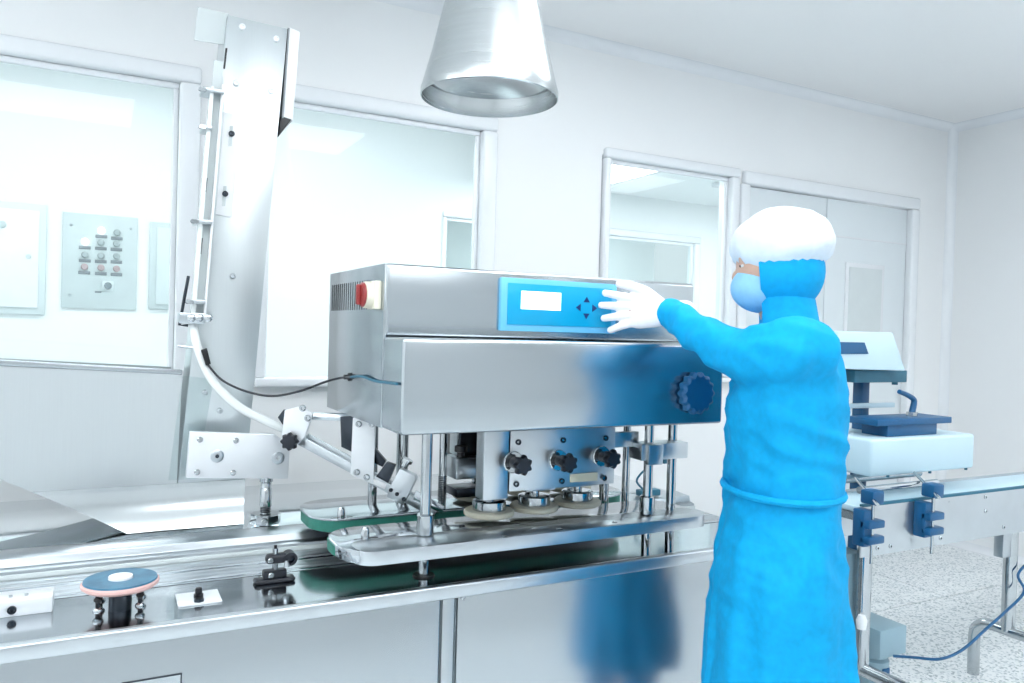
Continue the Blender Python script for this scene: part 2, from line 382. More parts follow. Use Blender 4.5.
# ------------------------------------------------------------------ things on the corridor wall
def cpt(x, y): return P(x, y, Y=YF)
a = cpt(63, 212); b_ = cpt(136, 310)
t = thing('button_panel', ((a.x+b_.x)/2, YF, b_.z), 'grey steel plate with rows of labelled push buttons behind the window', 'control panel')
obj('plate', B().box(a.x, b_.x, YF-.015, YF, b_.z, a.z, .003), 'grey_panel', t)
sx = (b_.x-a.x)/74.; 
rows = [(101.5, 231, 'lit'), (117, 233, 'button'), (85, 242, 'lit'), (101, 243, 'button'), (116.5, 244, 'button'), (85, 255, 'button'), (101, 256, 'button'), (116.5, 256.5, 'button'), (84.5, 267, 'redbutton'), (101, 268, 'redbutton'), (116.5, 269, 'redbutton')]
for px, py, mm in rows:
    c = cpt(px, py); c.y = YF-.015
    q = obj('button', B().lathe([(0, 0), (.02, 0), (.02, .012), (.014, .018), (0, .018)], c, (0, -1, 0), 18), mm, t)
    obj('label_strip', B().box(c.x-.032, c.x+.032, c.y-.004, c.y, c.z-.045, c.z-.025, .002), 'label', q)
c = cpt(108, 286); c.y = YF-.015
q = obj('key_switch', B().box(c.x-.03, c.x+.03, c.y-.012, c.y, c.z-.03, c.z+.03, .004), 'grey_box', t)
obj('key_barrel', B().lathe([(0, 0), (.023, 0), (.02, .015), (0, .015)], (c.x, c.y-.012, c.z), (0, -1, 0), 20), 'chrome', q)
obj('label_plate', B().box(c.x-.07, c.x-.035, c.y-.003, c.y, c.z-.045, c.z-.035), 'label', t)
for px, py in ((71, 225), (131, 229), (70, 295)): screw(t, cpt(px, py)+Vector((0, -.015, 0)), (0, -1, 0), .008, 'alu')
a = cpt(-60, 196); b_ = cpt(45, 315)
t = thing('distribution_box', ((a.x+b_.x)/2, YF, b_.z), 'flush white electrical cabinet with a round lock behind the window', 'electrical box')
obj('surround', B().box(a.x, b_.x, YF-.02, YF, b_.z, a.z, .006), 'grey_box', t)
dr = obj('cabinet_door', B().box(a.x+.05, b_.x-.035, YF-.032, YF-.02, b_.z+.04, a.z-.04, .005), 'white', t)
c = cpt(3, 225); obj('lock', B().lathe([(0, 0), (.02, 0), (.02, .01), (0, .012)], (c.x, YF-.032, c.z), (0, -1, 0), 18), 'grey_panel', dr)
c = cpt(29, 257); obj('latch', B().lathe([(0, 0), (.014, 0), (.014, .008), (0, .01)], (c.x, YF-.032, c.z), (0, -1, 0), 16), 'grey_panel', dr)
a = cpt(150, 222); b_ = cpt(205, 311)
t = thing('wall_hatch', ((a.x+b_.x)/2, YF, b_.z), 'small grey framed hatch beside the push button plate', 'hatch')
obj('surround', B().box(a.x, b_.x, YF-.02, YF, b_.z, a.z, .005), 'grey_panel', t)
obj('hatch_door', B().box(a.x+.04, b_.x-.04, YF-.028, YF-.02, b_.z+.03, a.z-.03, .004), 'grey_box', t)

# ------------------------------------------------------------------ conveyor table of the capping machine
XA, XE = -.95, 2.02
ct = thing('conveyor_table', (.6, 2.3, 0), 'long stainless steel cabinet with a conveyor channel along its top', 'conveyor')
obj('cabinet_body', B().box(XA+.02, XE-.02, 1.845, 3.1, .09, .772), 'steel', ct, 0)
for x0, x1 in ((XA, .774), (.824, XE)):
    obj('front_panel', B().box(x0, x1, 1.828, 1.845, .1, .766, .002), 'steel', ct)
obj('centre_strip', B().box(.783, .816, 1.831, 1.845, .1, .766, .002), 'steelv', ct)
pl = obj('access_plate', B().box(.05, .168, 1.8265, 1.828, .55, .681), 'steel', ct, 0)
obj('plate_edge', B().box(.05, .168, 1.8255, 1.828, .678, .681).box(.165, .168, 1.8255, 1.828, .55, .678), 'dark_steel', pl, 0)
obj('front_lip', B().box(XA, XE, 1.800, 1.826, .766, .802, .006, 3), 'alu', ct)
obj('table_top', B().box(XA, XE, 1.826, 2.098, .772, .79), 'polished', ct, 0)
obj('channel_gap', B().box(XA, XE, 2.098, 2.106, .772, .783), 'black', ct, 0)
# conveyor chain: slats
bel = obj('belt_bed', B().box(XA, XE, 2.106, 2.30, .772, .784), 'dark_steel', ct, 0)
for k_ in range(6):
    y = 2.109+k_*.0315
    obj('chain_strip', B().box(XA, XE, y, y+.030, .784, .789, .001), 'alu' if k_ % 3 else 'polished', ct)
obj('guide_rail', B().box(XA, XE, 2.300, 2.306, .784, .800, .001), 'grey_panel', ct)
obj('rear_wall', B().prism([(XA, 2.306, .784), (XA, 2.306, .808), (XA, 2.33, .812), (XA, 2.335, .832), (XA, 2.42, .836), (XA, 2.42, .784)], (XE-XA, 0, 0), .002), 'alu', ct)
obj('rear_plate', B().box(XA, XE, 2.42, 3.1, .800, .826, .002), 'mirror', ct)
for x in (XA+.15, .5, XE-.15):
    for y in (1.95, 2.95):
        obj('foot', B().lathe([(0, 0), (.035, 0), (.035, .012), (.012, .02), (.012, .09), (0, .09)], (x, y, 0)), 'chrome', ct)
screw(ct, P(463, 598, Y=1.826), (0, -1, 0), .006)
# block at the left of the channel
t = thing('guide_block', (-.25, 2.05, .79), 'pale aluminium guide block with a cap screw on the conveyor table', 'guide block')
obj('block', B().box(-.6, -.088, 2.01, 2.085, .79, .825, .002), 'alu_w', t)
c = P(12, 607, Y=2.01); c.y = 2.01
obj('cap_screw', B().lathe([(0, 0), (.009, 0), (.009, .006), (.005, .006), (.004, .002), (0, .002)], (c.x, 2.01, .806), (0, -1, 0), 16), 'dark_steel', t)
for x in (-.17, -.14): obj('pin', B().cyl((x, 2.04, .825), (x, 2.04, .829), .004, n=10), 'chrome', t)

# turntable disc
dc = Vector((.047, 1.975, .79))
t = thing('turntable_disc', dc, 'round blue disc with a pink rim and white centre on the conveyor', 'disc')
obj('pedestal', B().lathe([(0, 0), (.024, 0), (.024, .03), (.021, .034), (.021, .05), (0, .05)], dc), 'dark_steel', t)
obj('rim', B().lathe([(0, .05), (.06, .05), (.074, .052), (.081, .058), (.081, .064), (.077, .067), (0, .067)], dc, n=48), 'pink', t)
obj('face', B().lathe([(0, .067), (.0775, .067), (.076, .0705), (0, .0705)], dc, n=48), 'disc', t)
obj('centre_cap', B().lathe([(0, .0705), (.026, .0705), (.025, .076), (.02, .077), (0, .077)], dc), 'white', t)
for dx, dy, in ((-.045, -.03), (.04, -.03), (.045, .03), (-.04, .035)):
    p = dc+Vector((dx, dy, 0))
    bl = obj('bolt', B().cyl(p, p+Vector((0, 0, .05)), .005, n=12), 'black', t)
    obj('nut', B().ell(p+Vector((0, 0, .012)), (.011, 0, 0), (0, .011, 0), (0, 0, .009), 8), 'chrome', bl)
    obj('nut', B().ell(p+Vector((0, 0, .036)), (.009, 0, 0), (0, .009, 0), (0, 0, .007), 8), 'black', bl)

# small sensor plate
c = Vector((.214, 1.975, .79))
t = thing('sensor_plate', c, 'small bright square plate with a black bolt on the conveyor table', 'plate')
obj('plate', B().box(c.x-.048, c.x+.048, c.y-.045, c.y+.045, .79, .794, .001), 'alu_w', t)
obj('bolt', B().lathe([(0, .004), (.011, .004), (.011, .012), (.008, .013), (.008, .024), (.006, .027), (0, .027)], c, n=12), 'black', t)
obj('nut', B().lathe([(0, .004), (.012, .004), (.012, .010), (0, .010)], c+Vector((-.002, -.028, 0)), n=6), 'dark_steel', t)

# guide rail clamp
c = Vector((.402, 2.035, .79))
t = thing('rail_clamp', c, 'black two-tier rail clamp on a steel pin beside the sensor plate', 'clamp')
obj('base_bar', B().box(c.x-.052, c.x+.05, c.y-.018, c.y+.018, .79, .802, .006, 3), 'navy', t)
obj('lower_block', B().box(c.x-.03, c.x+.028, c.y-.014, c.y+.014, .802, .822, .004), 'navy', t)
obj('pin', B().cyl((c.x, c.y, .822), (c.x, c.y, .876), .007, n=16), 'chrome', t)
up = obj('upper_clamp', B().box(c.x-.024, c.x+.046, c.y-.015, c.y+.015, .838, .862, .009, 3), 'navy', t)
obj('clamp_ring', B().lathe([(.010, -.017), (.017, -.017), (.017, .017), (.010, .017), (.010, -.017)], (c.x+.036, c.y, .848), (0, 1, 0), 20), 'navy', up)
obj('tip', B().cyl((c.x, c.y, .876), (c.x, c.y, .884), .004, n=12), 'black', t)
for dx, z in ((-.014, .850), (-.012, .812)): screw(t, (c.x+dx, c.y-.0155, z), (0, -1, 0), .0075)
obj('spring_pin', B().cyl((c.x+.026, c.y-.016, .83), (c.x+.026, c.y-.016, .846), .008, .005, 14), 'alu', t)

# ------------------------------------------------------------------ capping head
HX0, HX1 = .622, 1.612
hd = thing('capping_machine', (1.1, 2.05, .79), 'stainless steel capping machine housing with a blue control panel above three rollers', 'machine')
lo = obj('lower_housing', B().box(HX0, HX1, 1.73, 2.38, 1.196, 1.426, .010, 3), 'steel', hd)
upr = obj('upper_housing', B().box(HX0, HX1, 1.87, 2.38, 1.428, 1.61, .010, 3), 'steel', hd)
obj('side_panel', B().box(HX0-.003, HX0+.006, 1.873, 2.40, 1.197, 1.609, .002), 'steel', hd)
for i in range(18):
    y = 1.99 + i*.0222
    obj('vent_slot', B().box(HX0-.0036, HX0+.004, y, y+.0048, 1.495, 1.573), 'black', upr, 0)
# control panel
cpn = obj('control_panel', B().box(.938, 1.312, 1.856, 1.871, 1.449, 1.592, .003), 'blue_rim', hd)
obj('panel_face', B().box(.957, 1.293, 1.8535, 1.857, 1.466, 1.578, .001), 'blue_face', cpn)
obj('screen', B().box(.997, 1.122, 1.8515, 1.854, 1.509, 1.558, .001), 'screen', cpn)
kx, kz = 1.207, 1.520
for ax, az in ((0, 1), (0, -1), (1, 0), (-1, 0)):
    ctr = Vector((kx+ax*.026, 1.8537, kz+az*.022)); f_ = Vector((ax, 0, az)); s_ = Vector((-az, 0, ax))
    obj('arrow_key', B().prism([ctr+f_*.009, ctr-f_*.006+s_*.010, ctr-f_*.006-s_*.010], (0, -.002, 0)), 'key', cpn, 0)
# rotary switch on the side
c = Vector((HX0-.003, 1.925, 1.530))
rs = obj('rotary_switch', B().box(c.x-.018, c.x, c.y-.036, c.y+.036, c.z-.036, c.z+.036, .004).lathe([(0, 0), (.034, 0), (.034, .018), (.030, .021), (0, .021)], (c.x-.016, c.y, c.z), (-1, 0, 0), 28), 'cream', hd)
obj('dial', B().lathe([(0, 0), (.031, 0), (.031, .004), (.026, .008), (0, .008)], (c.x-.037, c.y, c.z), (-1, 0, 0), 28), 'red', rs)
obj('dial_grip', B().box(c.x-.056, c.x-.043, c.y-.006, c.y+.006, c.z-.026, c.z+.026, .004), 'red', rs)
# height adjusting knob
obj('adjusting_knob', B().star((1.497, 1.73, 1.287), (0, -1, 0), .061, .03, 14, .12, 112), 'haze_blue', hd)
obj('knob_boss', B().cyl((1.497, 1.735, 1.287), (1.497, 1.702, 1.287), .018), 'chrome', hd)
# posts
def post(x, y, z0, z1, r=.0145, collar=None, material='chrome'):
    p = obj('support_post', B().cyl((x, y, z0), (x, y, z1), r), material, hd)
    if collar: obj('collar', B().cyl((x, y, collar[0]), (x, y, collar[1]), r*1.6, ch=.003), 'chrome', p)
    return p
post(.770, 1.935, .79, 1.2, collar=(.90, .956))
post(1.490, 1.915, .79, 1.2, collar=(.90, .956))
post(1.597, 1.935, .79, 1.2)
c = P(443, 460, Y=2.2); post(c.x, 2.2, .87, 1.2, .012)
for i in range(14): obj('thread_ring', B().lathe([(.0115, 0), (.0145, .002), (.0115, .004)], (c.x, 2.2, .925+i*.0055), n=16), 'dark_steel', hd)
for px in (373, 402): c = P(px, 470, Y=2.33); post(c.x, 2.33, .87, 1.2, .019 if px == 402 else .014, None, 'chrome')
c = P(626, 470, Y=2.1); q = post(c.x, 2.1, .87, 1.2, .013)
obj('collar', B().cyl((c.x, 2.1, 1.172), (c.x, 2.1, 1.196), .018), 'black', q)
c = P(604, 487, Y=2.12); post(c.x, 2.12, .87, 1.1, .016)
# tie block between the right-hand posts
tb = obj('tie_block', B().box(1.447, 1.625, 1.892, 1.96, 1.068, 1.118, .003), 'alu', hd)
obj('clamp_jaw', B().box(1.460, 1.515, 1.875, 1.892, 1.056, 1.118, .003), 'alu', tb)
# spindle carrier: plate, side block and knobs
obj('side_block', B().box(.938, 1.015, 1.932, 1.985, .978, 1.2, .003), 'alu', hd)
obj('carrier_body', B().box(1.04, 1.40, 1.965, 2.07, 1.01, 1.2, .003), 'dark_steel', hd)
cp_ = obj('carrier_plate', B().box(1.020, 1.378, 1.935, 1.962, .997, 1.19, .002), 'alu', hd)
obj('carrier_tab', B().box(1.378, 1.470, 1.94, 1.962, 1.104, 1.150, .002), 'alu', cp_)
for px, py in ((513, 462), (558, 460), (601, 456)):
    c = P(px, py, Y=1.935)
    kb = obj('star_knob', B().star((c.x, 1.892, c.z), (0, -1, 0), .029, .026, 7, .24), 'navy', hd)
    obj('knob_washer', B().cyl((c.x, 1.935, c.z), (c.x, 1.928, c.z), .031, ch=.002), 'chrome', kb)
    obj('knob_stem', B().cyl((c.x, 1.928, c.z), (c.x, 1.89, c.z), .016, .018), 'navy', kb)
for px, py in ((518, 442), (563, 440), (605.5, 438), (516, 484), (561.5, 481), (604, 478)):
    c = P(px, py, Y=1.935); 
    s1 = obj('cap_screw', B().lathe([(0, 0), (.0085, 0), (.0085, .005), (.0055, .005), (.005, .001), (0, .001)], (c.x, 1.9352, c.z), (0, -1, 0), 16), 'dark_steel', cp_)
    obj('screw_socket', B().cyl((c.x, 1.935, c.z), (c.x, 1.9335, c.z), .0035, n=6), 'chrome', s1)
a = P(570, 474, Y=1.935); b_ = P(597, 480.5, Y=1.935)
obj('name_plate', B().box(a.x, b_.x, 1.932, 1.935, b_.z, a.z, .001), 'brass', cp_)
# rollers
def roller(x, y, z0=.912, shaft=1.0, r=.074):
    ro = obj('roller', B().lathe([(0, 0), (r-.004, 0), (r, .004), (r, .012), (r-.004, .016), (.02, .018), (0, .018)], (x, y, z0), n=44), 'rubber', hd)
    obj('roller_hub', B().lathe([(0, .016), (.049, .016), (.049, .042), (.045, .045), (.03, .045), (0, .045)], (x, y, z0), n=36), 'chrome', ro)
    obj('roller_shaft', B().cyl((x, y, z0+.044), (x, y, shaft+.02), .014), 'chrome', ro)
for px, py in ((489, 514), (534, 508.5), (577, 503.5)):
    c = P(px, py, Z=.914); roller(c.x, c.y)
    if px > 500: obj('spindle_block', B().box(c.x-.05, c.x+.05, c.y-.04, c.y+.04, .975, 1.02, .003), 'alu', hd)
for px, py in ((462, 490), (515, 487), (556, 484)):
    c = P(px, py, Z=.914); roller(c.x, 2.26, shaft=1.18)
c = P(464, 470, Y=2.17)
bk = obj('rear_block', B().box(c.x-.035, c.x+.06, 2.15, 2.24, .995, 1.06, .003), 'alu', hd)
obj('lock_knob', B().lathe([(0, 0), (.012, 0), (.012, .015), (.02, .017), (.02, .034), (0, .034)], (c.x-.012, 2.17, 1.06), n=12), 'black', bk)
obj('rear_plate', B().box(c.x-.03, c.x+.06, 2.15, 2.24, .94, .965, .002), 'dark_steel', bk)
obj('rear_column', B().box(c.x-.012, c.x+.05, 2.2, 2.26, 1.06, 1.2, .003), 'alu', hd)
obj('rear_spindle_box', B().box(.98, 1.42, 2.19, 2.3, 1.02, 1.2, .003), 'dark_steel', hd)
# bed plates with belts
def stadium(x0, x1, y0, y1, z, r, n=9):
    pts = []
    for cx, cy, a0 in ((x1-r, y1-r, 0), (x0+r, y1-r, PI/2), (x0+r, y0+r, PI), (x1-r, y0+r, 1.5*PI)):
        for k in range(n+1): a = a0+PI/2*k/n; pts.append((cx+r*math.cos(a), cy+r*math.sin(a), z))
    return pts
obj('bed_underside', B().prism(stadium(.55, 1.61, 2.19, 2.44, .856, .09), (0, 0, .0055)), 'dark_steel', hd)
obj('bed_underside', B().prism(stadium(.56, 1.62, 1.87, 2.08, .862, .08), (0, 0, .005)), 'dark_steel', hd)
fb = obj('front_bed_plate', B().prism(stadium(.53, 1.665, 1.835, 2.085, .868, .09), (0, 0, .032), .003), 'polished', hd)
obj('belt', B().prism(stadium(.527, 1.60, 1.86, 2.093, .868, .1), (0, 0, .024)), 'green', fb)
obj('edge_band', B().prism(stadium(.56, 1.670, 1.829, 1.95, .864, .05), (0, 0, .036), .003), 'alu', fb)
rb = obj('rear_bed_plate', B().prism(stadium(.535, 1.63, 2.175, 2.45, .894, .1), (0, 0, .006), .001), 'polished', hd)
obj('belt', B().prism(stadium(.538, 1.627, 2.178, 2.447, .862, .098), (0, 0, .032)), 'green', rb)
for nm, px, py, par in (('tension_bolt', 341, 517, rb), ('tension_bolt', 365, 538, fb)):
    c = P(px, py, Z=.901)
    tbo = obj(nm, B().lathe([(0, 0), (.011, 0), (.011, .024), (.007, .03), (0, .031)], (c.x, c.y, .9), n=18), 'chrome', par)
    obj('slot', B().box(c.x-.03, c.x+.034, c.y-.003, c.y+.003, .9, .9006), 'black', tbo, 0)
for px, py in ((505, 536), (560, 529), (615, 522)):
    c = P(px, py, Z=.901); obj('dimple', B().lathe([(0, 0), (.009, 0), (.007, .0015), (0, .0015)], (c.x, c.y, .9), n=16), 'chrome', fb)
for x in (.85, 1.5):
    obj('bed_support', B().cyl((x, 2.38, .834), (x, 2.38, .868), .012), 'chrome', rb)
obj('post_seal', B().lathe([(.0145, 0), (.03, 0), (.028, .004), (.0145, .004)], (.770, 1.935, .79), n=28), 'black', hd)
# cable gland on the housing side
c = P(351, 377, X=HX0)
obj('cable_gland', B().lathe([(0, 0), (.012, 0), (.012, .008), (.007, .010), (.007, .02), (0, .02)], c, (-1, 0, 0), 14), 'black', hd)

# ------------------------------------------------------------------ cap elevator with hopper
YH = 2.555
ev = thing('cap_elevator', (.25, 2.65, .826), 'tall leaning stainless steel cap elevator column rising from an open hopper', 'elevator')
zb = .828
def ex(z, side):  # slanted edges of the column
    return (.196+(z-.77)*(.322-.196)/(2.396-.77)) if side == 0 else (.394+(z-.77)*(.503-.394)/(2.39-.77))
obj('column', B().prism([(ex(zb, 0), YH, zb), (ex(zb, 1), YH, zb), (ex(2.39, 1), YH, 2.39), (ex(2.396, 0), YH, 2.396)], (0, .2, 0), .002), 'hopper', ev)
hp = obj('hopper', B().prism([(-.9, YH+.001, 1.345), (.216, YH+.001, 1.287), (ex(zb, 0)+.004, YH+.001, zb), (.075, YH+.001, zb), (-.243, YH+.001, .998), (-.9, YH+.001, 1.33)], (0, .006, 0)), 'hopper', ev)
obj('hopper_floor', B().prism([(.075, YH+.018, zb), (-.243, YH+.018, .998), (-.9, YH+.018, 1.33), (-.9, YH+.018, 1.336), (-.243, YH+.018, 1.004), (.078, YH+.018, zb+.006)], (0, .42, 0)), 'steel', hp)
obj('hopper_back', B().prism([(-.9, YH+.438, 1.345), (.216, YH+.438, 1.287), (ex(zb, 0)+.004, YH+.438, zb), (.075, YH+.438, zb), (-.243, YH+.438, .998), (-.9, YH+.438, 1.33)], (0, .006, 0)), 'steelv', hp)
obj('hopper_rim', B().prism([(-.9, YH-.004, 1.350), (.216, YH-.004, 1.287), (.216, YH-.004, 1.302), (-.9, YH-.004, 1.368)], (0, .03, 0), .002), 'steel', hp)
# flared skirt at the foot of the hopper and column
bm_ = bmesh.new(); prof = []
for k_ in range(13):
    a_ = k_/12; z_ = .958-(.958-.8285)*a_; prof.append((z_, YH-.0032-.042*a_**2))
Lr, Rr, Lb, Rb = [], [], [], []
for z_, y_ in prof:
    xl = -.243+(.998-z_)*1.87; xr = ex(z_, 1)
    Lr.append(bm_.verts.new((xl, y_, z_))); Rr.append(bm_.verts.new((xr, y_, z_))); Lb.append(bm_.verts.new((xl, y_+.003, z_))); Rb.append(bm_.verts.new((xr, y_+.003, z_)))
for k_ in range(12):
    for A_, B_ in ((Lr, Rr), (Rr, Rb), (Rb, Lb), (Lb, Lr)): bm_.faces.new((A_[k_], A_[k_+1], B_[k_+1], B_[k_]))
for k_ in (0, 12): bm_.faces.new((Lr[k_], Rr[k_], Rb[k_], Lb[k_]))
bmesh.ops.recalc_face_normals(bm_, faces=bm_.faces[:])
obj('skirt', bm_, 'skirt', ev)
# clear cover strip along the hopper edge
obj('cover_strip', B().prism([(ex(1.285, 0)-.02, YH-.004, 1.285), (ex(1.285, 0)+.07, YH-.004, 1.275), (ex(.97, 0)+.05, YH-.004, .97), (ex(.97, 0)-.028, YH-.004, .97)], (0, -.004, 0)), 'acrylic', ev, 0)
for px, py in ((205, 393), (220, 411), (189, 535), (233, 276)): screw(ev, P(px, py, Y=YH-.005 if py < 500 else YH-.03), (0, -1, 0), .009, 'alu')
for px, py in ((242, 27), (276, 39), (236, 83), (271, 91)): screw(ev, P(px, py, Y=YH), (0, -1, 0), .010, 'alu_w')
# covers at the head of the column
obj('top_cover', B().prism([P(289, 27, Y=YH), P(300, 32, Y=YH), P(293, 121, Y=YH), P(283, 117, Y=YH)], (0, .2, 0), .002), 'white', ev)
obj('cover_gap', B().prism([P(288.2, 28, Y=YH-.002), P(289.8, 28, Y=YH-.002), P(283.6, 118, Y=YH-.002), P(282, 118, Y=YH-.002)], (0, .1, 0)), 'label', ev)
obj('cover_wedge', B().prism([P(281, 116, Y=YH), P(292, 119, Y=YH), P(279, 136, Y=YH)], (0, .15, 0), .001), 'black', ev)
obj('head_bracket', B().prism([P(198, 7, Y=YH+.03), P(229, 14, Y=YH+.03), P(226, 45, Y=YH+.03), P(194, 40, Y=YH+.03)], (0, .004, 0)), 'grey_panel', ev)
obj('head_slot', B().prism([P(225.5, 48, Y=YH-.003), P(227.5, 48, Y=YH-.003), P(225, 69, Y=YH-.003), P(223.2, 68, Y=YH-.003)], (0, .01, 0)), 'black', ev)
sp = obj('slotted_plate', B().prism([P(224, 112, Y=YH-.006), P(241.5, 115, Y=YH-.006), P(231, 217.5, Y=YH-.006), P(216, 214, Y=YH-.006)], (0, .005, 0), .001), 'white', ev)
for px, py in ((231.5, 134), (225, 194)):
    c = P(px, py, Y=YH-.007)
    obj('slot', B().prism([P(px-1.6, py-8, Y=YH-.008), P(px+1.6, py-8, Y=YH-.008), P(px+.2, py+12, Y=YH-.008), P(px-3, py+12, Y=YH-.008)], (0, .002, 0)), 'grey_panel', sp)
    screw(sp, c+Vector((0, -.002, 0)), (0, -1, 0), .009, 'dark_steel')
# vertical drop chute
YC = 2.47
def pc(px, py, y=YC): return P(px, py, Y=y)
ch = obj('drop_chute', B().prism([pc(210.5, 86), pc(214.5, 86), pc(195.5, 318), pc(190.5, 318)], (0, .03, 0), .002), 'clear', ev)
obj('chute_back', B().prism([pc(214, 60, YC+.025), pc(223, 62, YC+.025), pc(205, 318, YC+.025), pc(194, 318, YC+.025)], (0, .006, 0)), 'grey_panel', ch)
obj('chute_rail', B().prism([pc(222, 84), pc(224.5, 84), pc(206, 318), pc(203.5, 318)], (0, .03, 0), .002), 'white', ch)
for px, py, dx in ((213, 91, 11), (207, 128, 5), (203, 222, 9), (197, 302, 8)):
    cl = obj('chute_clamp', B().box(pc(px-dx, py).x, pc(px+dx, py).x, YC-.012, YC+.07, pc(px, py+2).z, pc(px, py-2).z, .002), 'alu', ch)
    obj('wing_nut', B().star(pc(px-dx, py)+Vector((0, -.012, 0)), (0, -1, 0), .012, .008, 2, .5, 24), 'chrome', cl)
for py0, py1 in ((178, 192), (238, 254)):
    c0, c1 = pc(214-.08*(py0-86), py0, YC+.02), pc(212.5-.08*(py0-86), py1, YC+.02)
    obj('chute_slot', B().tube([c0, c1], .003, 6, False), 'black', ch)
obj('release_lever', B().tube([pc(188.5, 276), pc(184, 300), pc(179.5, 325), pc(188, 325.5)], .0045, 8, False), 'dark_steel', ch)
obj('lower_clamp', B().box(pc(186, 0).x, pc(212, 0).x, YC-.018, YC+.05, pc(198, 324).z, pc(198, 313).z, .004), 'alu', ch)
for px in (191, 199, 208): obj('clamp_nut', B().lathe([(0, 0), (.012, 0), (.012, .012), (.006, .016), (0, .016)], pc(px, 318, YC-.018), (0, -1, 0), 10), 'chrome', ch)
obj('stay_bar', B().tube([pc(178, 346), pc(197, 348)], .004, 8, False), 'alu', ch)
# curved guide track
pts = [P(193, 322, Y=2.48), P(197, 346, Y=2.47), P(212, 380, Y=2.455), P(238, 406, Y=2.44), P(264, 420, Y=2.43), P(289, 431, Y=2.42)]
obj('curved_track', B().tube(pts, .013, 12), 'clear', ev)
obj('sensor_head', B().prism([pc(201, 350, 2.44), pc(207, 348, 2.44), pc(211, 364, 2.44), pc(206, 366, 2.44)], (0, .012, 0), .002), 'black', ev)
# sensor cable
cb = tag(rebase(obj('sensor_cable', B().tube([P(207, 364, Y=2.445), P(222, 380, Y=2.42), P(245, 391, Y=2.38), P(272, 396, Y=2.33), P(300, 391, Y=2.28), P(325, 382, Y=2.22), P(340, 378, X=HX0-.015), P(351, 377, X=HX0-.022)], .0034, 8), 'navy'), P(207, 364, Y=2.445)), 'thin dark sensor cable drooping from the drop chute to the machine housing', 'cable')

obj('cable_tail', B().tube([P(351, 377, X=HX0-.022), P(362, 376.5, X=HX0-.003-.012), P(375, 381, X=HX0-.003-.006), P(397, 384, X=HX0-.003-.005)], .0034, 8), 'teal', cb)
# ------------------------------------------------------------------ chute support bracket
YK = 2.45
t = thing('bracket_stand', P(268, 540, Y=YK+.015), 'pale bolted plate standing on a threaded steel post behind the conveyor', 'bracket')
c = P(267, 500, Y=YK)
t.location = (c.x, YK+.02, .836); ORG[t.name] = Vector((c.x, YK+.02, .836))
bp = obj('plate', B().prism([P(190, 432, Y=YK), P(276, 435, Y=YK), P(290, 446, Y=YK), P(288, 479, Y=YK), P(186, 478, Y=YK)], (0, .03, 0), .003), 'alu_w', t)
for px, py in ((200, 439.5), (236, 440.5), (197, 472), (233, 472.5)):
    s1 = screw(bp, P(px, py, Y=YK), (0, -1, 0), .0085, 'chrome', 'cap_screw')
for px, py in ((217, 456), (278, 458)):
    q = P(px, py, Y=YK)
    wsh = obj('washer', B().lathe([(0, 0), (.019, 0), (.019, .003), (.013, .006), (.006, .006), (.005, .003), (0, .003)], q, (0, -1, 0), 24), 'alu', bp)
    obj('bolt_head', B().cyl(q+Vector((0, -.003, 0)), q+Vector((0, -.008, 0)), .006, n=6), 'dark_steel' if px < 250 else 'chrome', wsh)
po = obj('post', B().lathe([(0, .03), (.013, .03), (.013, .05), (.018, .052), (.018, .105), (.016, .108), (.016, .125), (.02, .128), (.02, .17), (0, .17)], (c.x, YK+.02, .836), n=24), 'chrome', t)
for i in range(6): obj('thread_ring', B().lathe([(.0125, 0), (.017, .002), (.0125, .0045)], (c.x, YK+.02, .868+i*.0052), n=18), 'dark_steel', po)
nb = obj('base_nut', B().lathe([(0, 0), (.046, 0), (.046, .026), (.042, .03), (0, .03)], (c.x, YK+.02, .836), n=8), 'chrome', t)
screw(nb, (c.x-.012, YK-.025, .85), (0, -1, 0), .01)

# ------------------------------------------------------------------ inclined cap chute
A0 = P(288, 432, Y=2.40); A1 = P(436, 512, Y=2.16)
dr_ = (A1-A0).normalized(); nr = Vector((0, 0, 1)); sd = dr_.cross(nr).normalized(); nr = sd.cross(dr_).normalized()
t = thing('cap_chute', A1, 'sloping pale metal cap chute with a black star knob and clamping plates', 'chute')
for off in (-.016, .016):
    obj('rail', B().obox((A0+A1)/2+sd*off, dr_, sd, nr, (A1-A0).length/2, .005, .014, .002), 'alu', t)
obj('floor_strip', B().obox((A0+A1)/2-nr*.014, dr_, sd, nr, (A1-A0).length/2, .012, .002), 'polished', t)
obj('top_strip', B().obox(A0+(A1-A0)*.33+nr*.022, dr_, sd, nr, .11, .004, .004), 'alu', t)
def on(px, py, s=0): # point on the chute's near side, at a pixel
    n = sd if sd.y < 0 else -sd
    d = (CF + CR*((px-CX)/FPX) - CU*((py-CY)/FPX)); p0 = A0+n*s
    k = (p0-CP).dot(n)/d.dot(n); return CP+d*k
nn = sd if sd.y < 0 else -sd
def plate(name, pix, s, thick, material, par=t, bev=.0015):
    return obj(name, B().prism([on(x, y, s) for x, y in pix], nn*thick, bev), material, par)
cl = plate('clamp_block', [(286, 410), (301, 406), (314, 413), (306, 437), (296, 446), (283, 436)], .02, .012, 'alu_w')
plate('clamp_window', [(279, 417), (285, 409), (291, 412), (285, 426)], .012, .012, 'dark_steel', cl)
kp = on(291, 441, .034)
kn = obj('star_knob', B().star(kp, nn, .027, .024, 8, .2, 64), 'navy', t)
obj('knob_stem', B().cyl(on(291, 441, .02), kp, .008), 'chrome', kn)
for px, py in ((303, 408), (308, 418)): screw(cl, on(px, py, .032), nn, .010, 'chrome', 'clamp_screw')
obj('cross_bar', B().tube([on(305, 416, -.03), on(350, 417, -.03)], .012, 8, False), 'alu', t)
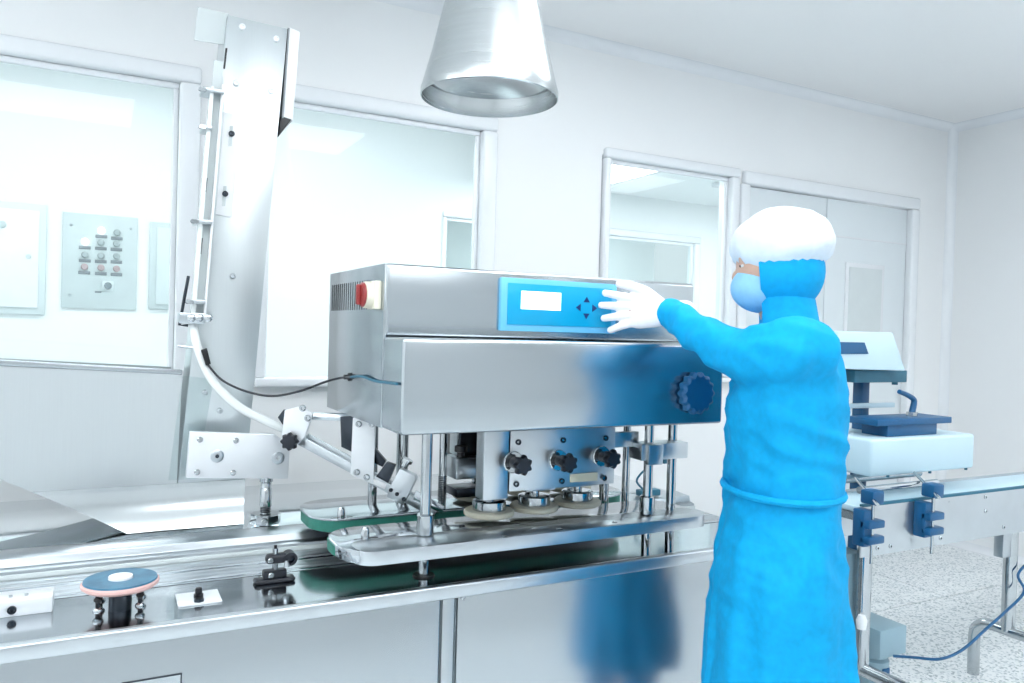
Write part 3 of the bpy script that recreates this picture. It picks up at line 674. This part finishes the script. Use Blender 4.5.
plate('dark_block', [(342, 416), (372, 414), (374, 445), (387, 460), (384, 466), (343, 446)], -.03, .02, 'dark_steel')
hb = plate('hanger_plate', [(353.5, 417.5), (376, 416.5), (374, 484), (351, 474)], .02, .008, 'alu_w')
for px, py in ((359, 424), (372, 424), (357, 472), (367, 477)): screw(hb, on(px, py, .028), nn, .0095, 'chrome', 'cap_screw')
plate('hanger_wing', [(376, 417), (396, 418), (398, 434), (378, 424)], .0, .008, 'alu')
for px, py in ((381, 423), (394, 424)): screw(hb, on(px, py, .01), nn, .009, 'dark_steel', 'cap_screw')
gb = plate('gate_block', [(392, 485), (402, 467), (417, 474), (418, 478), (405, 503), (389, 495)], .02, .03, 'alu')
plate('gate_cheek', [(377, 476), (388, 461), (397, 464), (388, 485)], .0, .02, 'dark_steel', gb)
plate('gate_strap', [(373, 478), (387, 484), (385, 489), (372, 483)], .02, .006, 'white', gb)
for px, py in ((391, 490), (397, 494), (404, 499)): screw(gb, on(px, py, .05), nn, .006, 'dark_steel')
obj('gate_knob', B().lathe([(0, 0), (.012, 0), (.012, .012), (.018, .014), (.018, .024), (0, .024)], on(404, 466, .01), nr, 12), 'chrome', gb)
plate('outlet_tongue', [(416, 490), (445, 506), (442, 513), (413, 500)], .018, .006, 'polished')

# small sensor bracket behind the right-hand posts
c = P(706, 494, Z=.836)
t = thing('wire_sensor', (1.85, 2.38, .836), 'small clip sensor with a thin wire loop behind the right support posts', 'sensor')
obj('mount', B().box(1.81, 1.90, 2.36, 2.40, .836, .86, .004), 'teal', t)
obj('wire', B().tube([(1.83, 2.38, .86), (1.80, 2.38, .90), (1.86, 2.38, .95), (1.93, 2.38, .975)], .004, 8), 'teal', t)
obj('clip', B().box(1.915, 1.955, 2.365, 2.395, .955, .99, .005), 'teal', t)

# ------------------------------------------------------------------ extraction cone
cc = Vector((.97, 2.03, 2.112)); rr_ = .197
t = thing('extraction_cone', (cc.x, cc.y, ZC), 'large spun steel conical hood hanging from the ceiling', 'hood')
k = .222
obj('cone', B().lathe([(rr_-.003, 0), (rr_, .002), (rr_, .02), (rr_-.006, .04), (rr_-.03, .13), (.126, .31), (.062, .58), (.058, .58), (.122, .31), (rr_-.034, .13), (rr_-.010, .04), (rr_-.004, .02), (rr_-.003, 0)], cc, n=72), 'spun', t)
obj('inner_baffle', B().lathe([(0, .10), (rr_-.075, .075), (rr_-.03, .05), (rr_-.02, .052), (rr_-.07, .085), (0, .11)], cc, n=64), 'spun', t)
obj('duct', B().cyl((cc.x, cc.y, cc.z+.57), (cc.x, cc.y, ZC), .06, n=40), 'spun', t)
obj('duct_flange', B().lathe([(.06, 0), (.1, 0), (.1, .012), (.06, .012)], (cc.x, cc.y, ZC-.012), n=40), 'alu', t)

# ------------------------------------------------------------------ second conveyor
c2 = thing('outfeed_conveyor', (3.2, 1.97, 0), 'waist high outfeed conveyor with tubular legs on the terrazzo floor', 'conveyor')
Y0, Y1, ZT = 1.86, 2.10, .862
obj('side_plate', B().box(2.40, 5.1, Y0, Y0+.006, ZT-.185, ZT, .002), 'alu', c2)
obj('side_plate', B().box(2.40, 5.1, Y1-.006, Y1, ZT-.185, ZT, .002), 'alu', c2)
obj('belt', B().box(2.41, 5.09, Y0+.012, Y1-.012, ZT-.03, ZT-.008, .004), 'seal', c2)
obj('belt_bed', B().box(2.41, 5.09, Y0+.006, Y1-.006, ZT-.06, ZT-.032), 'steel', c2, 0)
obj('edge_strip', B().box(2.40, 5.1, Y0-.006, Y0+.012, ZT-.003, ZT+.006, .002), 'teal', c2)
for px, py in ((985, 497), (985, 511), (1003, 527), (940, 538), (890, 546), (877, 548), (867, 545)):
    screw(c2, P(px, py, Y=Y0), (0, -1, 0), .008, 'chrome')
for x in (2.50, 3.42, 4.6):
    lg = obj('leg', B().cyl((x, 1.92, .24), (x, 1.92, ZT-.06), .027, n=24), 'chrome', c2)
    obj('foot_tube', B().tube([(x, 2.06, 0.0), (x, 2.06, .17), (x, 2.045, .215), (x, 2.0, .24), (x, 1.88, .24), (x, 1.73, .24), (x, 1.685, .215), (x, 1.67, .17), (x, 1.67, 0.0)], .024, 14, True, 4), 'chrome', lg)
obj('leg_bracket', B().box(3.33, 3.39, 1.9, 1.94, ZT-.3, ZT-.18, .003), 'alu', c2)
# rail clamps on the conveyor side
def sideclamp(px):
    q = P(px, 515, Y=Y0); x = q.x
    s = obj('rail_clamp', B().box(x-.03, x+.012, Y0-.05, Y0, ZT-.13, ZT+.0, .006), 'haze_blue', c2)
    for z in (ZT-.05, ZT-.105): obj('clamp_arm', B().box(x-.03, x+.055, Y0-.07, Y0-.03, z-.014, z+.014, .006), 'haze_blue', s)
    obj('clamp_rod', B().cyl((x+.012, Y0-.05, ZT-.19), (x+.012, Y0-.05, ZT+.07), .006, n=12), 'chrome', s)
    obj('clamp_head', B().box(x-.02, x+.04, Y0-.075, Y0-.02, ZT+.02, ZT+.07, .008), 'haze_blue', s)
    obj('rail_rod', B().cyl((x-.03, Y0-.10, ZT+.03), (x+.07, Y0+.07, ZT+.085), .006, n=12), 'chrome', s)
sideclamp(918); sideclamp(858)
obj('guide_bar', B().tube([(2.42, Y0+.03, ZT+.05), (2.86, Y0+.03, ZT+.05)], .013, 12, False), 'polished', c2)
obj('guide_bar', B().tube([(2.42, Y1-.04, ZT+.05), (3.0, Y1-.04, ZT+.05)], .016, 12, False), 'polished', c2)

# motor under the conveyor
mt = thing('gear_motor', (2.68, 1.96, 0), 'blocky grey gear motor with a ribbed housing under the outfeed conveyor', 'motor')
obj('gearbox', B().box(2.645, 2.80, 1.95, 2.25, .235, .345, .005), 'motor', mt)
obj('terminal_box', B().box(2.44, 2.54, 1.955, 2.05, .30, .66, .006), 'motor', mt)
for i in range(7): obj('fin', B().box(2.432, 2.45, 1.955, 2.04, .42+i*.03, .432+i*.03, .002), 'haze_blue', mt)
obj('pedestal', B().lathe([(0, 0), (.07, 0), (.07, .02), (.055, .03), (.055, .2), (.045, .21), (.045, .236), (0, .236)], (2.72, 2.03, 0), n=28), 'motor', mt)
obj('sight_glass', B().box(2.70, 2.74, 1.972, 1.98, .14, .18, .004), 'haze_blue', mt)
obj('drain_plug', B().lathe([(0, 0), (.016, 0), (.02, .03), (.012, .05), (0, .05)], (2.47, 1.90, .40), (0, 0, 1), 14), 'white', mt)
tag(rebase(obj('motor_cable', B().tube([P(893, 656, Y=1.94), P(915, 657.5, Y=1.88), P(940, 659, Y=1.80), P(962, 650, Y=1.78), P(985, 630, Y=1.80), P(1005, 612, Y=1.82), P(1024, 592, Y=1.84), P(1018, 575, Y=1.87), P(1030, 560, Y=1.88)], .0055, 8), 'haze_blue'), P(893, 656, Y=1.94)), 'dark haze-tinted power cable sweeping from the gear motor to the conveyor leg', 'cable')

# ------------------------------------------------------------------ sealing unit above the second conveyor
su = thing('sealing_unit', (2.6, 2.16, .0), 'pale induction sealing unit with a sloped display head above the outfeed conveyor', 'sealer')
YS = 1.96
a = P(872, 440, Y=YS); b_ = P(974, 467, Y=YS)
box_ = obj('lower_box', B().box(a.x, b_.x, YS, YS+.30, b_.z-.004, a.z, .012, 3), 'seal', su)
for px, py in ((888, 470), (930, 467), (966, 464)): obj('foot_screw', B().cyl((P(px, py, Y=YS+.02).x, YS+.02, b_.z-.014), (P(px, py, Y=YS+.02).x, YS+.02, b_.z-.002), .006, n=10), 'teal', box_)
YP = 2.2
px_ = P(866, 400, Y=YP).x
obj('column', B().box(px_-.022, px_+.022, YP, YP+.05, 0.02, 1.34, .004), 'haze_blue', su)
obj('column_foot', B().box(px_-.12, px_+.12, YP-.06, YP+.12, 0, .03, .006), 'seal', su)
h = [P(838, 331, Y=2.06), P(893, 332.5, Y=2.06), P(906, 371, Y=2.06), P(838, 369, Y=2.06)]
hh = obj('display_head', B().prism(h, (0, .26, 0), .006), 'seal', su)
obj('display', B().prism([P(840, 342, Y=2.059), P(864, 342.5, Y=2.059), P(868, 354, Y=2.059), P(840, 354, Y=2.059)], (0, -.003, 0)), 'haze_blue', hh)
z0 = P(870, 372, Y=2.06).z
obj('head_base', B().box(px_-.2, px_+.12, 2.10, 2.28, z0-.045, z0+.004, .004), 'teal', su)
obj('head_screw', B().cyl((px_+.07, 2.12, z0-.056), (px_+.07, 2.12, z0-.04), .012, n=14), 'teal', su)
zt = a.z
sl = obj('slide_plate', B().box(px_-.2, P(945, 420, Y=2.02).x, 1.99, 2.14, zt+.045, zt+.07, .003), 'haze_blue', su)
obj('slide_block', B().box(P(888, 430, Y=2.0).x, P(937, 430, Y=2.0).x, 2.0, 2.12, zt, zt+.045, .003), 'haze_blue', su)
lx = P(912, 412, Y=2.05).x
lv = obj('clamp_lever', B().tube([(lx, 2.05, zt+.085), (lx+.010, 2.05, zt+.125), (lx+.003, 2.05, zt+.142), (lx-.035, 2.05, zt+.158), (lx-.085, 2.05, zt+.172)], [.013, .009], 10), 'haze_blue', su)
obj('lever_nut', B().lathe([(0, 0), (.022, 0), (.022, .02), (.014, .022), (0, .022)], (lx, 2.05, zt+.068), n=8), 'chrome', lv)
obj('rear_rail', B().box(px_-.2, px_+.16, YP-.02, YP, 1.17, 1.19, .003), 'seal', su)

# ------------------------------------------------------------------ the person
PB = Vector((1.575, 1.465, 0))
FWD = Vector((-.85, .53, 0)).normalized(); LFT = Vector((-FWD.y, FWD.x, 0)); UPV = Vector((0, 0, 1))
def L(f, l, z): return PB + FWD*f + LFT*l + UPV*z
def limb(b, pts, rads, n=16):
    """tapered limb along points"""
    pts = [Vector(p) for p in pts]; rings = []; up = None
    P2, R2 = [], []
    for i in range(len(pts)-1):
        for k in range(5):
            t_ = k/5; P2.append(pts[i].lerp(pts[i+1], t_)); R2.append(rads[i]+(rads[i+1]-rads[i])*t_)
    P2.append(pts[-1]); R2.append(rads[-1])
    for _ in range(2):
        P2 = [P2[0]]+[(P2[i-1]+P2[i]*2+P2[i+1])/4 for i in range(1, len(P2)-1)]+[P2[-1]]
    for i, p in enumerate(P2):
        d = (P2[min(i+1, len(P2)-1)]-P2[max(i-1, 0)]).normalized()
        if up is None: up = Vector((0, 0, 1)) if abs(d.z) < .8 else Vector((1, 0, 0))
        x = d.cross(up).normalized(); y = x.cross(d).normalized(); up = y
        rings.append((p, x*R2[i], y*R2[i]))
    b.loft(rings, n)
    b.ell(P2[0], (R2[0], 0, 0), (0, R2[0], 0), (0, 0, R2[0]), 8); b.ell(P2[-1], (R2[-1], 0, 0), (0, R2[-1], 0), (0, 0, R2[-1]), 8)
def torso(b, rings, n=32):
    b.loft([(L(f, 0, z), LFT*wl, FWD*wf_) for z, wl, wf_, f in rings], n)
def remesh(name, b, voxel, material, parent, smooth_it=6, wrinkle=0.0, wscale=9.0, seed=0.0, fold=0.0):
    """fuse the shapes into one continuous surface"""
    me = bpy.data.meshes.new(name+'_src'); b.bm.to_mesh(me); b.bm.free()
    o = bpy.data.objects.new(name+'_src', me); COL.objects.link(o)
    r = o.modifiers.new('r', 'REMESH'); r.mode = 'VOXEL'; r.voxel_size = voxel
    if smooth_it:
        s = o.modifiers.new('s', 'SMOOTH'); s.iterations = smooth_it; s.factor = .5
    dg = bpy.context.evaluated_depsgraph_get(); dg.update()
    me2 = bpy.data.meshes.new_from_object(o.evaluated_get(dg)); bpy.data.objects.remove(o); bpy.data.meshes.remove(me)
    me2.name = name; me2.materials.clear(); me2.materials.append(M[material])
    if wrinkle:
        nv = [v.normal.copy() for v in me2.vertices]
        for v, n_ in zip(me2.vertices, nv):
            p = Vector((v.co.x, v.co.y, v.co.z*.45))*wscale + Vector((seed, seed, 0))
            v.co += n_*wrinkle*(noise.noise(p)+.5*noise.noise(p*2.1))
            if fold:
                q_ = v.co-PB; an = math.atan2(q_.dot(LFT), q_.dot(FWD)); k_ = min(1, max(0, (1.05-q_.z)/.6))
                v.co += n_*fold*(k_*math.sin(11*an+3*noise.noise(Vector((an*2, q_.z*1.5, 0))))
                                 + (1-k_)*.7*(1-abs(noise.noise(Vector((q_.x*9+q_.z*7, q_.y*9, q_.z*16))))*3))
    me2.shade_smooth()
    q = bpy.data.objects.new(name, me2); COL.objects.link(q)
    if parent is not None:
        off = ORG[parent.name]; me2.transform(Matrix.Translation(-off)); q.parent = parent; ORG[q.name] = off
    return q

SHL, SHR = L(.0, .185, 1.425), L(.0, -.185, 1.425)
WR = P(668, 313, Y=1.745); EL = (SHL+WR)/2 + Vector((-.02, -.05, -.075))
ELR = L(-.05, -.245, 1.14); WRR = L(-.01, -.22, .89)
# left hand frame: fingers along hd_, palm toward the panel, thumb up
TIP = Vector((1.19, 1.842, 1.522))
hd_ = (TIP-WR).normalized(); hu = (UPV - hd_*UPV.dot(hd_)).normalized(); hn = hd_.cross(hu); hn = hn if hn.y > 0 else -hn
HS = 1.12
def hand(b, wr, d_, u_, n_, g=0.0):
    d_, u_, n_ = d_*HS, u_*HS, n_*HS; g = g/HS
    hand_(b, wr, d_, u_, n_, g)
def hand_(b, wr, d_, u_, n_, g=0.0):
    """palm, four fingers of unequal length and a thumb; n_ is the palm normal, u_ the thumb side"""
    b.loft([(wr-d_*.03, u_*(.026+g), n_*(.020+g)), (wr, u_*(.027+g), n_*(.019+g)), (wr+d_*.03, u_*(.036+g), n_*(.017+g)), (wr+d_*.07, u_*(.042+g), n_*(.015+g)), (wr+d_*.095, u_*(.040+g), n_*(.012+g))], 20)
    curls = (.06, .42, .62, .8); lens = (.074, .080, .074, .060)
    for i in range(4):
        base = wr+d_*.088+u_*(.030-.020*i)-n_*.0+n_*.002
        a = curls[i]; sp_ = (.12, -.02, -.17, -.34)[i]
        dd = (d_*math.cos(a*.5)+n_*math.sin(a*.5)*.55+u_*sp_).normalized()*HS
        d2 = (d_*math.cos(a*1.1)+n_*math.sin(a*1.1)*.55+u_*sp_).normalized()*HS
        p1 = base+dd*lens[i]*.45; p2 = p1+d2*lens[i]*.33; p3 = p2+(d2*.9+n_*.12*a).normalized()*lens[i]*.26
        limb(b, [base-d_*.02, base, p1, p2, p3], [.0095+g, .0098+g, .0090+g, .0083+g, .0070+g], 10)
    tb_ = wr+d_*.03+u_*.028
    limb(b, [tb_-d_*.01-u_*.008, tb_+d_*.028+u_*.020, tb_+d_*.064+u_*.032, tb_+d_*.098+u_*.036], [.016+g, .0135+g, .0115+g, .0088+g], 10)
rd = (WRR-ELR).normalized(); rd = (rd+Vector((0, 0, -.5))).normalized(); ru = (FWD-rd*FWD.dot(rd)).normalized(); rn = rd.cross(ru); rn = rn if rn.dot(LFT) > 0 else -rn

HF = Vector((-.70, .71, -.10)).normalized(); HL = Vector((-HF.y, HF.x, 0)).normalized(); HU = HF.cross(HL)
HU = HU if HU.z > 0 else -HU
HC = L(.035, 0, 1.635)
def H(f, l, u): return HC+HF*f+HL*l+HU*u
b = B()
torso(b, [(.86, .15, .11, 0), (.95, .165, .115, 0), (1.08, .145, .10, 0), (1.22, .16, .11, .005), (1.36, .175, .105, 0), (1.43, .14, .08, -.005), (1.47, .07, .06, 0)])
limb(b, [L(-.01, 0, 1.44), L(.012, 0, 1.50), HC+HU*-.05], [.062, .055, .055])
b.ell(HC+HU*.012, HF*.098, HL*.077, HU*.108)                   # skull
b.ell(H(.022, 0, -.052), HF*.070, HL*.060, HU*.066)            # jaw
b.ell(H(.092, 0, -.018), HF*.020, HL*.011, HU*.022, 8)         # nose
b.ell(H(.084, 0, -.058), HF*.012, HL*.024, HU*.007, 8); b.ell(H(.082, 0, -.070), HF*.012, HL*.021, HU*.007, 8)   # lips
b.ell(H(.084, 0, .026), HF*.012, HL*.05, HU*.010, 8)           # brow
for s in (1, -1): b.ell(H(-.005, s*.078, -.012), HF*.018, HL*.008, HU*.030, 8)
limb(b, [L(0, .10, 1.40), SHL, EL, WR], [.058, .050, .038, .027]); limb(b, [L(0, -.10, 1.40), SHR, ELR, WRR], [.058, .050, .038, .027])
hand(b, WR, hd_, hu, hn); hand(b, WRR, rd, ru, rn)
for s in (1, -1):
    limb(b, [L(0, s*.09, .88), L(.01, s*.10, .48), L(-.02, s*.10, .10)], [.085, .055, .042])
    b.ell(L(.05, s*.10, .045), FWD*.13, LFT*.045, UPV*.04)
body = remesh('person', b, .0055, 'skin', None, 4)
body.location = PB; body.data.transform(Matrix.Translation(-PB)); ORG[body.name] = PB
tag(body, 'person in blue gown and white cap reaching a gloved hand to the control panel', 'person')
# gown
b = B()
torso(b, [(.36, .245, .195, .0), (.52, .24, .19, 0), (.72, .225, .172, 0), (.9, .21, .155, 0), (1.02, .192, .14, 0), (1.12, .186, .134, 0), (1.25, .20, .138, .005), (1.36, .205, .132, 0), (1.42, .185, .115, -.005), (1.465, .11, .085, -.005), (1.495, .074, .074, .0), (1.53, .071, .073, .006)])
limb(b, [L(0, .10, 1.40), SHL, EL, WR-(WR-EL).normalized()*.005], [.085, .078, .068, .046]); limb(b, [L(0, -.10, 1.40), SHR, ELR, WRR], [.085, .078, .064, .046])
gw = remesh('gown', b, .009, 'cloth', body, 8, .020, 7.0, 0.0, .008)
obj('gown_tie', B().tube([L(f_*.145, l_*.195, 1.06) for f_, l_ in [(math.cos(k*PI/16), math.sin(k*PI/16)) for k in range(33)]], .009, 8), 'cloth', gw)
b = B()
for s in (1, -1): limb(b, [L(0, s*.09, .9), L(.01, s*.10, .48), L(-.02, s*.10, .13)], [.11, .085, .07])
remesh('trousers', b, .01, 'cloth', body, 6, .006, 9, 3)
for s in (1, -1):
    b = B(); limb(b, [L(-.02, s*.10, .30), L(-.02, s*.10, .08)], [.066, .055]); b.ell(L(.05, s*.10, .05), FWD*.145, LFT*.055, UPV*.05)
    remesh('boot', b, .008, 'boot', body, 4)
for wr, d_, u_, n_ in ((WR, hd_, hu, hn), (WRR, rd, ru, rn)):
    b = B(); hand(b, wr, d_, u_, n_, .0036)
    limb(b, [wr-d_*.045, wr], [.040, .032])
    remesh('glove', b, .0035, 'glove', body, 3)
# hair, cap, mask, eyes
obj('hair', B().ell(H(-.018, 0, .012), HF*.094, HL*.081, HU*.106), 'hair', body)
b = B(); b.ell(H(-.02, 0, .058), HF*.128, HL*.112, HU*.096, 28)
for v in b.bm.verts:
    q = v.co-H(-.02, 0, .058); an = math.atan2(q.dot(HL), q.dot(HF)); hgt = q.dot(HU)
    fr = max(0, 1-abs(hgt+.035)/.06)
    v.co += (HF*math.cos(an)+HL*math.sin(an))*(.004*math.sin(26*an)*(.4+fr) - .012*max(0, (-hgt-.03)/.06)) + (v.co-HC).normalized()*(.007*noise.noise(v.co*16)+.004*noise.noise(v.co*37))
cap = obj('cap', b, 'cap', body, 80)
b = B(); b.ell(H(-.016, 0, -.012), HF*.106, HL*.092, HU*.112, 28); b.loft([(L(.0, 0, 1.47), LFT*.095, FWD*.09), (L(.004, 0, 1.50), LFT*.082, FWD*.082), (L(.012, 0, 1.55), LFT*.078, FWD*.08), (L(.02, 0, 1.59), LFT*.078, FWD*.075)])
bmesh.ops.recalc_face_normals(b.bm, faces=b.bm.faces[:])
bmesh.ops.bisect_plane(b.bm, geom=b.bm.verts[:]+b.bm.edges[:]+b.bm.faces[:], plane_co=H(.040, 0, 0), plane_no=HF, clear_outer=True)
obj('hood', b, 'cloth', body, 80)
b = B(); b.ell(H(.030, 0, -.050), HF*.086, HL*.069, HU*.068, 20)
bmesh.ops.bisect_plane(b.bm, geom=b.bm.verts[:]+b.bm.edges[:]+b.bm.faces[:], plane_co=H(.012, 0, 0), plane_no=-HF, clear_outer=True)
mk = obj('face_mask', b, 'maskc', body, 80)
for s in (1, -1):
    obj('mask_loop', B().tube([H(.015, s*.070, -.04), H(-.01, s*.086, -.008), H(.0, s*.083, .02)], .002, 6), 'cap', mk)
    e_ = obj('eye', B().ell(H(.075, s*.032, .008), HF*.011, HL*.015, HU*.008, 10), 'eye', body)
    obj('iris', B().ell(H(.083, s*.032, .008), HF*.0055, HL*.006, HU*.006, 8), 'iris', e_)
